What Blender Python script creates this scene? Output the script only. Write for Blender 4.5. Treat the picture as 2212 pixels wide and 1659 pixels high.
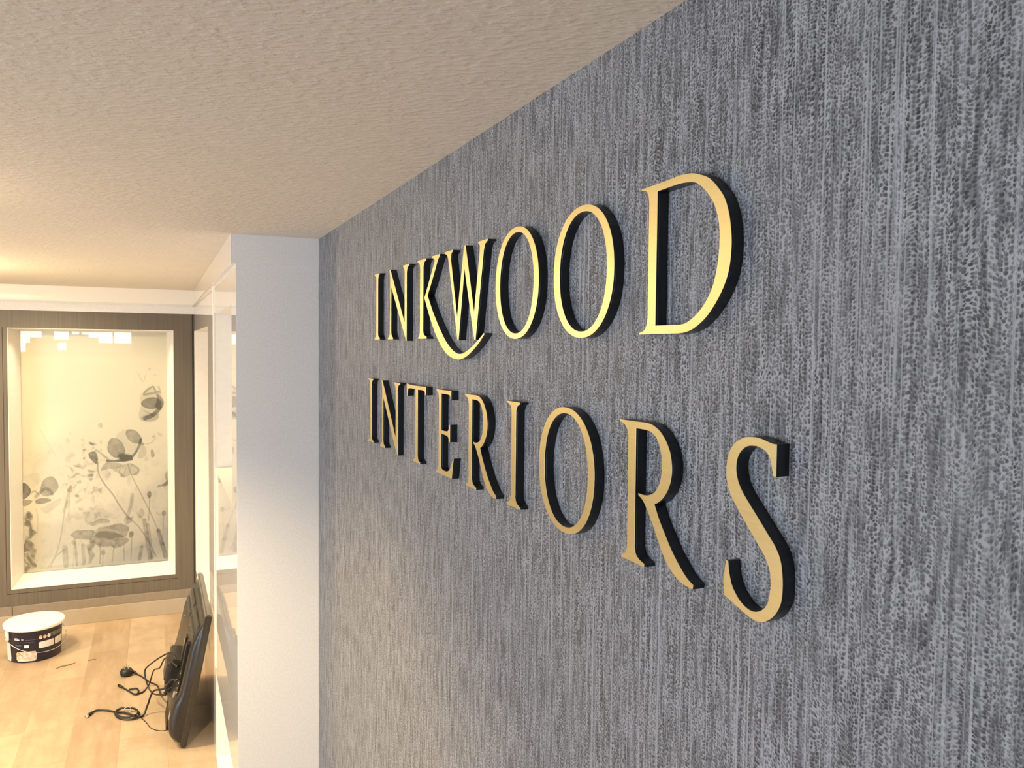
import bpy, bmesh, math, random
import numpy as np
from mathutils import Vector, Matrix
from mathutils.geometry import tessellate_polygon

for o in list(bpy.data.objects): bpy.data.objects.remove(o)
random.seed(4)
SC = bpy.context.scene
COL = SC.collection

# ------------------------------------------------------------------ camera
H = 2.0447                      # height of the lens above the floor
F, YAW, PIT, ROL = 1742.35, 0.4137, 0.0452, 0.0104
cd = bpy.data.cameras.new('camera'); cam = bpy.data.objects.new('camera', cd); COL.objects.link(cam)
cd.sensor_width = 36; cd.lens = F*36/2212; cd.clip_start = .02
fw = Vector((math.sin(YAW), math.cos(YAW), 0)); rt = Vector((math.cos(YAW), -math.sin(YAW), 0)); up = Vector((0, 0, 1))
w = fw*math.cos(PIT)-up*math.sin(PIT); u2 = up*math.cos(PIT)+fw*math.sin(PIT)
r3 = rt*math.cos(ROL)+u2*math.sin(ROL); u3 = u2*math.cos(ROL)-rt*math.sin(ROL)
cam.matrix_world = Matrix(((r3.x, u3.x, -w.x, 0), (r3.y, u3.y, -w.y, 0), (r3.z, u3.z, -w.z, H), (0, 0, 0, 1)))
SC.camera = cam

# ------------------------------------------------------------------ world, light, exposure
SC.view_settings.view_transform = 'Standard'; SC.view_settings.look = 'None'
SC.view_settings.gamma = 1; SC.view_settings.exposure = 0.86
wd = bpy.data.worlds.new('sky'); SC.world = wd; wd.use_nodes = True
wd.node_tree.nodes['Background'].inputs[0].default_value = (.75, .86, 1, 1)
wd.node_tree.nodes['Background'].inputs[1].default_value = 1.0

def area(name, loc, rot, sx, sy, col, power, spread=math.pi):
    l = bpy.data.lights.new(name, 'AREA'); l.shape = 'RECTANGLE'; l.size = sx; l.size_y = sy
    l.color = col; l.energy = power; l.spread = spread
    o = bpy.data.objects.new(name, l); o.location = loc; o.rotation_euler = rot; COL.objects.link(o); return o
def spot(name, loc, target, col, power, angle=110, blend=.6, rad=.04):
    l = bpy.data.lights.new(name, 'SPOT'); l.color = col; l.energy = power; l.spot_size = math.radians(angle)
    l.spot_blend = blend; l.shadow_soft_size = rad
    o = bpy.data.objects.new(name, l); o.location = loc
    o.rotation_euler = (Vector(target)-Vector(loc)).to_track_quat('-Z', 'Y').to_euler(); COL.objects.link(o); return o
DAY = (.66, .80, 1.0); WARM = (1.0, .76, .42)
# daylight through the shop window in the left wall and the transom behind
area('daylight_side_window', (-4.56, .8, 1.35), (0, math.radians(-90), 0), 1.9, 4.2, DAY, 130)
area('daylight_rear_transom', (-1.56, -5.14, 2.14), (math.radians(90), 0, 0), 2.12, .56, (.8, .88, 1), 18)
# recessed warm downlights of the alcove (left of the frame)
spot('downlight_alcove_one', (-1.45, 5.35, H+.375), (-1.3, 5.35, 0), WARM, 72, 130, .5)
spot('downlight_alcove_two', (-1.15, 4.4, H+.375), (-.9, 4.4, 0), WARM, 160, 130, .5)
spot('downlight_hall', (-.62, 1.95, H+.372), (-.60, 2.1, 0), WARM, 170, 120, .6)
spot('picture_fill', (-.98, 4.9, H+.372), (-.45, 6.8, 1.15), WARM, 78, 62, .7)  # unseen spot added to brighten the print
def bulb(name, loc, power, rad=.05):
    l = bpy.data.lights.new(name, 'POINT'); l.color = WARM; l.energy = power; l.shadow_soft_size = rad
    o = bpy.data.objects.new(name, l); o.location = loc; COL.objects.link(o)
bulb('ceiling_fill_far', (-1.3, 4.6, H+.16), 34, .08)  # point light added to brighten the far ceiling; the globe is invented
bulb('ceiling_fill_near', (-.82, 2.3, H+.22), 5, .06)  # added likewise for the glow on the nearer ceiling, with no real globe
spot('downlight_alcove_three', (-2.6, 4.5, H+.375), (-2.6, 4.5, 0), WARM, 190, 150, .5)
area('picture_recess_light', (-.43, 6.5715+.03, H+.07), (0, 0, 0), .9, .03, (1, .82, .55), 3.2, math.radians(105))

# ------------------------------------------------------------------ helpers
def tag(o, label=None, cat=None, group=None, kind=None):
    if label: o['label'] = label
    if cat: o['category'] = cat
    if group: o['group'] = group
    if kind: o['kind'] = kind
    return o
def empty(name, loc=(0, 0, 0), label=None, cat=None, group=None):
    o = bpy.data.objects.new(name, None); o.location = loc; o.empty_display_size = .05; COL.objects.link(o)
    return tag(o, label, cat, group)
def build(name, bm, mats, parent=None, smooth=False, kind=None):
    bmesh.ops.recalc_face_normals(bm, faces=bm.faces[:])
    me = bpy.data.meshes.new(name); bm.to_mesh(me); bm.free()
    for m in (mats if isinstance(mats, (list, tuple)) else [mats]): me.materials.append(m)
    if smooth:
        for f in me.polygons: f.use_smooth = True
    o = bpy.data.objects.new(name, me); COL.objects.link(o)
    if parent is not None:
        o.parent = parent
        o.location = -Vector(parent.location) if parent.type == 'EMPTY' and parent.parent is None else (0, 0, 0)
    if kind: o['kind'] = kind
    return o
def box(bm, x0, x1, y0, y1, z0, z1, bev=0, mat=0):
    vs = [bm.verts.new((x, y, z)) for x in (x0, x1) for y in (y0, y1) for z in (z0, z1)]
    q = [(0, 1, 3, 2), (4, 6, 7, 5), (0, 4, 5, 1), (2, 3, 7, 6), (0, 2, 6, 4), (1, 5, 7, 3)]
    fs = [bm.faces.new([vs[i] for i in f]) for f in q]
    for f in fs: f.material_index = mat
    if bev:
        es = list({e for f in fs for e in f.edges})
        bmesh.ops.bevel(bm, geom=es, offset=bev, segments=2, profile=.5, affect='EDGES')
    return fs
def spline(pts, n=6, closed=False):
    P = [Vector(p) for p in pts]; out = []; m = len(P)
    rng = m if closed else m-1
    for i in range(rng):
        a, b = P[i], P[(i+1) % m]
        p = P[(i-1) % m] if (closed or i > 0) else a*2-b
        q = P[(i+2) % m] if (closed or i < m-2) else b*2-a
        for k in range(n):
            t = k/n
            out.append(.5*((2*a)+(b-p)*t+(2*p-5*a+4*b-q)*t*t+(3*a-p-3*b+q)*t**3))
    if not closed: out.append(P[-1])
    return out
def tube(bm, path, r, sides=8, cap=True):
    path = [Vector(p) for p in path]; rings = []
    N = None
    for i, p in enumerate(path):
        t = (path[min(i+1, len(path)-1)]-path[max(i-1, 0)]).normalized()
        if N is None: N = t.orthogonal().normalized()
        N = (N-t*N.dot(t)).normalized(); B = t.cross(N)
        rr = r[i] if isinstance(r, (list, tuple)) else r
        rings.append([bm.verts.new(p+(N*math.cos(a)+B*math.sin(a))*rr) for a in [2*math.pi*k/sides for k in range(sides)]])
    for a, b in zip(rings, rings[1:]):
        for k in range(sides): bm.faces.new((a[k], a[(k+1) % sides], b[(k+1) % sides], b[k]))
    if cap: bm.faces.new(rings[0][::-1]); bm.faces.new(rings[-1])
def lathe(bm, prof, cx, cy, cz, seg=64, mat=0, a0=0, a1=2*math.pi, capb=False, capt=False):
    full = abs(a1-a0-2*math.pi) < 1e-6; n = seg if full else seg+1
    rings = [[bm.verts.new((cx+r*math.cos(a0+(a1-a0)*k/seg), cy+r*math.sin(a0+(a1-a0)*k/seg), cz+z)) for k in range(n)] for r, z in prof]
    for a, b in zip(rings, rings[1:]):
        for k in range(seg):
            f = bm.faces.new((a[k], a[(k+1) % n], b[(k+1) % n], b[k])); f.material_index = mat
    if capb: bm.faces.new(rings[0][::-1]).material_index = mat
    if capt: bm.faces.new(rings[-1]).material_index = mat

# ------------------------------------------------------------------ materials
class NT:
    def __init__(s, name):
        s.m = bpy.data.materials.new(name); s.m.use_nodes = True; s.t = s.m.node_tree
        s.b = s.t.nodes['Principled BSDF']; s.o = s.t.nodes['Material Output']
    def n(s, ty, **kw):
        x = s.t.nodes.new('ShaderNode'+ty)
        for k, v in kw.items(): setattr(x, k, v)
        return x
    def l(s, a, b): s.t.links.new(a, b)
    def math(s, op, a, b=None, c=None, clamp=False):
        x = s.n('Math', operation=op, use_clamp=clamp)
        for i, v in enumerate((a, b, c)):
            if v is None: continue
            if isinstance(v, (int, float)): x.inputs[i].default_value = v
            else: s.l(v, x.inputs[i])
        return x.outputs[0]
    def mix(s, f, a, b, blend='MIX'):
        x = s.n('Mix', data_type='RGBA', blend_type=blend)
        for i, v in ((0, f), (6, a), (7, b)):
            if isinstance(v, (int, float)): x.inputs[i].default_value = v
            elif isinstance(v, tuple): x.inputs[i].default_value = (*v, 1)
            else: s.l(v, x.inputs[i])
        return x.outputs[2]
    def noise(s, vec, scale, detail=2, rough=.5):
        x = s.n('TexNoise'); x.inputs['Scale'].default_value = scale; x.inputs['Detail'].default_value = detail
        x.inputs['Roughness'].default_value = rough
        if vec is not None: s.l(vec, x.inputs['Vector'])
        return x.outputs['Fac']
    def mapping(s, scale=(1, 1, 1), rot=(0, 0, 0)):
        g = s.n('TexCoord'); x = s.n('Mapping'); x.inputs['Scale'].default_value = scale; x.inputs['Rotation'].default_value = rot
        s.l(g.outputs['Object'], x.inputs['Vector']); return x.outputs[0]
    def bump(s, h, strength, dist):
        x = s.n('Bump'); x.inputs['Strength'].default_value = strength; x.inputs['Distance'].default_value = dist
        s.l(h, x.inputs['Height']); s.l(x.outputs[0], s.b.inputs['Normal'])
    def smooth(s, v, lo, hi, a=0., b=1.):
        x = s.n('MapRange', interpolation_type='SMOOTHSTEP')
        s.l(v, x.inputs[0])
        for i, q in zip((1, 2, 3, 4), (lo, hi, a, b)): x.inputs[i].default_value = q
        return x.outputs[0]
def plain(name, col, rough=.5, metal=0, spec=.5, coat=0, coatr=.05, nz=.04, ns=30, bump=0):
    t = NT(name); v = t.mapping()
    f = t.noise(v, ns, 3)
    c = t.mix(t.smooth(f, .3, .7), tuple(x*(1-nz) for x in col), tuple(min(1, x*(1+nz)) for x in col))
    t.l(c, t.b.inputs['Base Color'])
    t.b.inputs['Roughness'].default_value = rough; t.b.inputs['Metallic'].default_value = metal
    t.b.inputs['Specular IOR Level'].default_value = spec
    t.b.inputs['Coat Weight'].default_value = coat; t.b.inputs['Coat Roughness'].default_value = coatr
    if bump: t.bump(f, .5, bump)
    return t.m

def mat_wallpaper():
    t = NT('stippled_wallpaper')
    g = t.n('TexCoord'); sp = t.n('SeparateXYZ'); t.l(g.outputs['Object'], sp.inputs[0])
    Y, Z = sp.outputs[1], sp.outputs[2]
    def comb(a, b, c=0.):
        x = t.n('CombineXYZ')
        for i, v in enumerate((a, b, c)):
            if isinstance(v, (int, float)): x.inputs[i].default_value = v
            else: t.l(v, x.inputs[i])
        return x.outputs[0]
    base = comb(Y, Z)
    # slow wander of the threads and local slant of the rows
    wob = t.noise(comb(t.math('MULTIPLY', Y, 60), t.math('MULTIPLY', Z, 18)), 1, 2)
    uu = t.math('ADD', t.math('MULTIPLY', Y, 1/.0035), t.math('MULTIPLY', t.math('SUBTRACT', wob, .5), .9))
    # width of the columns varies
    wv = t.noise(comb(t.math('MULTIPLY', Y, 45), t.math('MULTIPLY', Z, .8)), 1, 1)
    uu = t.math('ADD', uu, t.math('MULTIPLY', wv, 3.8))
    slant = t.noise(comb(t.math('MULTIPLY', Y, 22), t.math('MULTIPLY', Z, 9), 3.), 1, 1)
    vv = t.math('ADD', t.math('MULTIPLY', Z, 1/.0031), t.math('MULTIPLY', t.math('SUBTRACT', slant, .5), 9))
    cell = t.math('FLOOR', uu)
    wn = t.n('TexWhiteNoise', noise_dimensions='1D'); t.l(cell, wn.inputs['W'])
    vv = t.math('ADD', vv, t.math('MULTIPLY', wn.outputs['Value'], .8))
    vo = t.n('TexVoronoi', voronoi_dimensions='2D', feature='F1'); vo.inputs['Scale'].default_value = 1; vo.inputs['Randomness'].default_value = .72
    t.l(comb(uu, vv), vo.inputs['Vector'])
    dist = vo.outputs['Distance']
    cc = t.n('SeparateColor'); t.l(vo.outputs['Color'], cc.inputs[0])
    rad = t.math('ADD', t.math('MULTIPLY', cc.outputs[0], .22), .35)
    dd = t.math('SUBTRACT', dist, rad)
    dot = t.smooth(dd, -.22, .13, 1, 0)
    # how inky a column is
    col1 = t.noise(comb(t.math('MULTIPLY', Y, 210), t.math('MULTIPLY', Z, 5), 7.), 1, 2, .6)
    ink = t.smooth(col1, .34, .64)
    inkc = t.math('ADD', t.math('MULTIPLY', cc.outputs[1], .45), t.math('MULTIPLY', ink, .55))
    dot = t.math('MULTIPLY', dot, t.math('ADD', t.math('MULTIPLY', inkc, .66), .34))
    # mid-grey wash between the dots
    wash = t.smooth(t.noise(comb(t.math('MULTIPLY', Y, 150), t.math('MULTIPLY', Z, 16), 1.), 1, 3, .6), .40, .66)
    # pale unprinted threads
    th = t.noise(comb(t.math('MULTIPLY', Y, 230), t.math('MULTIPLY', Z, 1.6), 11.), 1, 2, .6)
    th2 = t.smooth(th, .58, .66)
    c = t.mix(t.math('MULTIPLY', wash, .85), (.285, .287, .296), (.085, .087, .092))
    c = t.mix(dot, c, (.008, .0085, .0095))
    c = t.mix(t.math('MULTIPLY', th2, .6), c, (.34, .342, .353))
    big = t.noise(base, 6, 3)
    c = t.mix(t.smooth(big, .3, .7, 0, .18), c, (.16, .155, .15))
    t.l(c, t.b.inputs['Base Color'])
    t.b.inputs['Roughness'].default_value = .62; t.b.inputs['Specular IOR Level'].default_value = .35
    hgt = t.math('SUBTRACT', t.math('MULTIPLY', th2, .6), dot)
    t.bump(hgt, .35, .0008)
    return t.m

def mat_ceiling():
    t = NT('embossed_ceiling_paper'); v = t.mapping((1, 1, 1), (0, 0, .5))
    ms = t.n('Mapping'); ms.inputs['Scale'].default_value = (.62, 1.25, 1); t.l(v, ms.inputs['Vector'])
    f = t.noise(ms.outputs[0], 75, 3, .55); f2 = t.noise(v, 260, 2); f3 = t.noise(v, 14, 3)
    hh = t.math('ADD', t.smooth(f, .42, .66), t.math('MULTIPLY', f2, .22))
    c = t.mix(f3, (.61, .575, .52), (.67, .635, .575)); t.l(c, t.b.inputs['Base Color'])
    t.b.inputs['Roughness'].default_value = .8
    t.bump(hh, .38, .0018)
    return t.m

def mat_floor():
    t = NT('pale_oak_planks')
    g = t.n('TexCoord'); mp = t.n('Mapping'); mp.inputs['Rotation'].default_value = (0, 0, math.radians(90)); mp.inputs['Location'].default_value = (0, -.03, 0)
    t.l(g.outputs['Object'], mp.inputs['Vector'])
    br = t.n('TexBrick'); br.offset = .37; br.offset_frequency = 2
    for k, v in (('Scale', 1), ('Mortar Size', .0012), ('Mortar Smooth', .6), ('Bias', 0), ('Brick Width', 1.1), ('Row Height', .23)): br.inputs[k].default_value = v
    br.inputs['Color1'].default_value = (0, 0, 0, 1); br.inputs['Color2'].default_value = (1, 1, 1, 1); br.inputs['Mortar'].default_value = (.35, .35, .35, 1)
    t.l(mp.outputs[0], br.inputs['Vector'])
    st = t.n('Mapping'); st.inputs['Scale'].default_value = (6, 1, 1); t.l(g.outputs['Object'], st.inputs['Vector'])
    ad = t.n('VectorMath', operation='ADD'); t.l(st.outputs[0], ad.inputs[0])
    sc = t.n('VectorMath', operation='SCALE'); t.l(br.outputs['Color'], sc.inputs[0]); sc.inputs['Scale'].default_value = 9; t.l(sc.outputs[0], ad.inputs[1])
    n1 = t.noise(ad.outputs[0], 2.2, 4, .6); n2 = t.noise(ad.outputs[0], 14, 3, .6)
    pat = t.noise(g.outputs['Object'], 5.5, 3, .55)
    c = t.mix(t.smooth(br.outputs['Color'], 0, 1, 0, 1), (.33, .235, .155), (.44, .34, .24))
    c = t.mix(t.smooth(n1, .34, .68, 0, .55), c, (.49, .385, .275))
    c = t.mix(t.smooth(pat, .42, .62, 0, .40), c, (.33, .235, .155))
    c = t.mix(t.smooth(n2, .5, .8, 0, .25), c, (.25, .17, .11))
    c = t.mix(br.outputs['Fac'], c, (.30, .22, .145))
    t.l(c, t.b.inputs['Base Color'])
    t.b.inputs['Roughness'].default_value = .42
    t.bump(n2, .15, .0006)
    return t.m

def mat_taupe():
    t = NT('brushed_taupe_board'); v = t.mapping((60, 60, 1.2)); f = t.noise(v, 1.4, 3, .6)
    c = t.mix(t.smooth(f, .3, .7), (.108, .091, .072), (.134, .114, .090)); t.l(c, t.b.inputs['Base Color'])
    t.b.inputs['Roughness'].default_value = .45; t.bump(f, .1, .0004)
    return t.m

def mat_gold():
    t = NT('brushed_gold_sheet'); v = t.mapping((1, 30, 400)); f = t.noise(v, 1, 3, .6)
    f2 = t.noise(t.mapping(), 26, 2)
    c = t.mix(t.smooth(f, .25, .75), (.64, .52, .25), (.68, .56, .28)); c = t.mix(t.smooth(f2, .35, .7, 0, .25), c, (.72, .59, .30))
    t.l(c, t.b.inputs['Base Color']); t.b.inputs['Metallic'].default_value = .9
    t.l(t.math('ADD', t.math('MULTIPLY', f, .05), .38), t.b.inputs['Roughness'])
    return t.m

def mat_gloss():
    t = NT('white_gloss_panel'); f = t.noise(t.mapping(), 3, 2)
    c = t.mix(f, (.70, .675, .63), (.74, .715, .67)); t.l(c, t.b.inputs['Base Color'])
    t.b.inputs['Roughness'].default_value = .03; t.b.inputs['Specular IOR Level'].default_value = .5
    t.b.inputs['Coat Weight'].default_value = .3; t.b.inputs['Coat Roughness'].default_value = .015
    return t.m

def mat_glass():
    t = NT('picture_glass'); tr = t.n('BsdfTransparent'); gl = t.n('BsdfGlossy'); gl.inputs['Roughness'].default_value = .012
    fr = t.n('Fresnel'); fr.inputs['IOR'].default_value = 1.5
    f = t.noise(t.mapping(), 2, 1); tc = t.mix(f, (.985, .99, .985), (.97, .98, .975)); t.l(tc, tr.inputs[0])
    mx = t.n('MixShader'); t.l(fr.outputs[0], mx.inputs[0]); t.l(tr.outputs[0], mx.inputs[1]); t.l(gl.outputs[0], mx.inputs[2])
    t.l(mx.outputs[0], t.o.inputs['Surface'])
    return t.m

def mat_print():
    t = NT('poppy_print'); a = t.n('Attribute', attribute_name='ink'); f = t.noise(t.mapping(), 160, 2)
    c = t.mix(t.smooth(f, .2, .8, 0, .05), a.outputs['Color'], (.5, .48, .42)); t.l(c, t.b.inputs['Base Color'])
    t.b.inputs['Roughness'].default_value = .7
    return t.m

WALLPAPER = mat_wallpaper(); CEIL = mat_ceiling(); FLOOR = mat_floor(); TAUPE = mat_taupe(); GOLD = mat_gold()
GLOSS = mat_gloss(); GLASS = mat_glass(); PRINT = mat_print()
WHITE = plain('white_emulsion', (.74, .74, .74), .6, bump=.0001, ns=160)
CREAM = plain('cream_painted_board', (.76, .73, .67), .4, nz=.02)
TAUPE2 = plain('taupe_edging', (.23, .195, .155), .45)
GROOVE = plain('shadow_gap', (.03, .025, .02), .8)
SKIRT = plain('cream_skirting', (.38, .325, .26), .35, nz=.02)
SKIRTW = plain('white_gloss_skirting', (.82, .80, .76), .25, nz=.02)
ACRYL = plain('black_acrylic', (.0075, .009, .0115), .32, spec=.5, nz=.1)
TVB = plain('black_tv_plastic', (.02, .018, .015), .34, spec=.5, nz=.2, ns=90, bump=.0002)
TVG = plain('glossy_black_bezel', (.02, .018, .014), .18, coat=.5)
TVP = plain('port_panel_black', (.003, .003, .003), .5)
SILVER = plain('silver_sticker', (.6, .6, .6), .35, metal=.6)
CHROME = plain('bright_metal', (.75, .74, .72), .2, metal=1)
CABLE = plain('black_cable_rubber', (.012, .010, .009), .45, nz=.2)
TIE = plain('clear_cable_tie', (.6, .55, .48), .3)
GREYW = plain('grey_wall_paint', (.30, .29, .27), .7)
UPVC = plain('white_window_frame', (.7, .72, .75), .4)

# ------------------------------------------------------------------ setting
C = H+.3798; YP, YB = 2.9432, 6.5715; XW = .53; XG = .2476; XH = .2317; ZH = H+.2794
XL, YR = -4.5, -5.0; YBB = YB+.45
def struct(name, fn, mats, parent=None):
    bm = bmesh.new(); fn(bm); return build(name, bm, mats, parent, kind='structure')
struct('floor', lambda b: box(b, XL, XW+.1, YR, YBB, -.05, 0), FLOOR)
struct('ceiling', lambda b: box(b, XL, XW+.1, YR, YBB, C, C+.05), CEIL)
struct('wall_right', lambda b: box(b, XW, XW+.1, YR, YP+.05, 0, C), WALLPAPER)
struct('wall_pillar', lambda b: box(b, XG+.001, XW, YP, YP+.045, 0, ZH), WHITE)
# left wall with a shop window
def left_wall(b):
    box(b, XL-.1, XL, YR, YBB, 0, .4); box(b, XL-.1, XL, YR, YBB, 2.3, C)
    box(b, XL-.1, XL, 2.9, YBB, .4, 2.3); box(b, XL-.1, XL, YR, -1.3, .4, 2.3)
struct('wall_left', left_wall, GREYW)
def rear_wall(b):
    box(b, XL, XW, YR-.1, YR, 0, 1.86)
    box(b, XL, -2.64, YR-.1, YR, 1.86, C); box(b, -.5, XW, YR-.1, YR, 1.86, C)
struct('wall_rear', rear_wall, GREYW)
wf = struct('window_1', lambda b: [box(b, x-.02, x+.02, YR-.06, YR-.01, 1.86, C) for x in (-2.66, -1.45, -.49)], UPVC)
struct('transom_blockers', lambda b: [box(b, x0, x1, YR-.055, YR-.02, z0, z1) for x0, x1, z0, z1 in  # unseen blocks added to shape the transom's reflection in the picture glass
    ((-2.14, -1.92, 1.86, C), (-2.42, -2.34, 1.86, 2.04), (-2.34, -2.14, 1.86, 2.15), (-1.92, -1.86, 1.86, 2.107), (-1.86, -1.71, 1.86, 1.90), (-1.86, -1.71, 2.04, 2.107),
     (-1.71, -1.62, 1.86, 2.107), (-1.66, -1.60, 1.86, C), (-1.60, -1.30, 1.86, 2.22), (-1.30, -1.12, 1.86, 2.16), (-1.12, -.5, 1.86, 2.05), (-.86, -.83, 2.05, C))], UPVC, wf)
wl = struct('window_2', lambda b: [box(b, XL-.06, XL-.01, y-.04, y+.04, .4, 2.3) for y in (-1.26, .1, 1.5, 2.86)], UPVC)

# far wall: lower board, four boards round the recess, white upper strip
PX0, PX1, PZ0, PZ1 = -.9597, .1031, H-1.7435, H+.0971      # opening of the picture recess
ZT = H+.2259
def far_wall(b):
    x0, x1 = XL, XG+.05
    box(b, x0, PX0, YB, YBB, 0, ZT); box(b, PX1, x1, YB, YBB, 0, ZT)
    box(b, PX0, PX1, YB, YBB, 0, PZ0); box(b, PX0, PX1, YB, YBB, PZ1, ZT)
fwl = struct('wall_far', far_wall, TAUPE)
struct('upper_strip', lambda b: box(b, XL, XG+.05, YB-.006, YBB, ZT, C), WHITE, fwl)
struct('plinth_board', lambda b: [box(b, XL, -.962, YB-.012, YB, H-1.9319, H-1.868, .001), box(b, -.956, XG, YB-.012, YB, H-1.9319, H-1.868, .001)], TAUPE2, fwl)
def grooves(b):
    e = .0035; y0, y1 = YB-.0008, YB+.002
    gx0, gx1, gz0 = -.990, .128, H-1.778
    box(b, gx0-e, gx0, y0, y1, gz0, PZ1+.008); box(b, gx0, gx1, y0, y1, gz0-e, gz0)
    box(b, XG-.011, XG, YB-.004, y1, .12, ZT)
struct('shadow_gap', grooves, GROOVE, fwl)
struct('baseboard_far', lambda b: box(b, XL, XG, YB-.018, YB, 0, H-1.9319, .002), SKIRT)
struct('trim_1', lambda b: box(b, XL, XH, 6.17, YB-.006, ZH, C), GLOSS)      # bulkhead along the far wall
tr2 = struct('trim_2', lambda b: [box(b, XH+.003, XW, YP-.006, YB, ZH, C)], WHITE)           # bulkhead along the right side

struct('gloss_facing', lambda b: box(b, XH, XH+.003, YP-.0055, YB, ZH, C), GLOSS, tr2)
# glossy wall of the alcove with two recesses
N1 = (4.66, 6.45, H-1.70, H+.0971); N2 = (3.125, 4.135, H-.597, H+.147)
N3 = (YP+.03, 4.16, .012, .44)
def gloss_wall(b):
    x0, x1 = XG, XG+.02
    box(b, x0, x1, YP+.001, N3[0], 0, ZH); box(b, x0, x1, N3[1], N1[0], 0, ZH); box(b, x0, x1, N1[1], YB, 0, ZH)
    box(b, x0, x1, N3[0], N2[0], N3[3], ZH); box(b, x0, x1, N2[1], N3[1], N3[3], ZH)
    box(b, x0, x1, N2[0], N2[1], N3[3], N2[2]); box(b, x0, x1, N2[0], N2[1], N2[3], ZH)
    box(b, x0, x1, N1[0], N1[1], 0, N1[2]); box(b, x0, x1, N1[0], N1[1], N1[3], ZH)
gw = struct('wall_alcove', gloss_wall, GLOSS)
def niche(N, dx, nm):
    def fn(b):
        x0, x1 = XG+.0005, XG+dx; t = .012
        box(b, x0, x1, N[1]-.0005, N[1]+t, N[2]-t, N[3]+t); box(b, x0, x1, N[0]-t, N[0]+.0005, N[2]-t, N[3]+t)
        box(b, x0, x1, N[0], N[1], N[2]-t, N[2]+.0005); box(b, x0, x1, N[0], N[1], N[3]-.0005, N[3]+t)
        box(b, x1, x1+.01, N[0]-t, N[1]+t, N[2]-t, N[3]+t)
    return struct(nm, fn, CREAM, gw)
niche(N2, .14, 'display_recess'); niche(N1, .14, 'display_recess'); niche(N3, .067, 'floor_recess')
struct('corner_bead', lambda b: box(b, XG-.004, XG+.004, N2[1]-.002, N2[1]+.035, .46, ZH, .001), CREAM, gw)

# ------------------------------------------------------------------ recessed poppy picture on the far wall
DEP = .26; SP = .042
pic = empty('framed_picture', ((PX0+PX1)/2, YB+DEP, PZ0), 'large recessed poppy picture in black ink on cream under glass, in the taupe far wall', 'picture')
ax0, ax1, az0, az1 = PX0+SP, PX1-SP, PZ0+SP, PZ1-.012; ya = YB+DEP
def splay(b):
    fr = [(PX0, PZ0), (PX1, PZ0), (PX1, PZ1), (PX0, PZ1)]; bk = [(ax0, az0), (ax1, az0), (ax1, az1), (ax0, az1)]
    F_ = [b.verts.new((x, YB-.0006, z)) for x, z in fr]; G_ = [b.verts.new((x, ya-.004, z)) for x, z in bk]
    Fo = [b.verts.new((x+(.004 if x > -.4 else -.004)*0, YB-.0006, z)) for x, z in fr]
    K_ = [b.verts.new((x, ya+.03, z)) for x, z in fr]
    for i in range(4):
        j = (i+1) % 4
        b.faces.new((F_[i], F_[j], G_[j], G_[i])); b.faces.new((G_[i], G_[j], K_[j], K_[i]))
bm = bmesh.new(); splay(bm); build('splayed_lining', bm, CREAM, pic)
def edging(b):
    e = .004
    box(b, PX0-e, PX0, YB-.003, YB+.004, PZ0-e, PZ1+e); box(b, PX1, PX1+e, YB-.003, YB+.004, PZ0-e, PZ1+e)
    box(b, PX0, PX1, YB-.003, YB+.004, PZ1, PZ1+e); box(b, PX0, PX1, YB-.003, YB+.004, PZ0-e, PZ0)
bm = bmesh.new(); edging(bm); build('edging_strip', bm, CREAM, pic)

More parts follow.
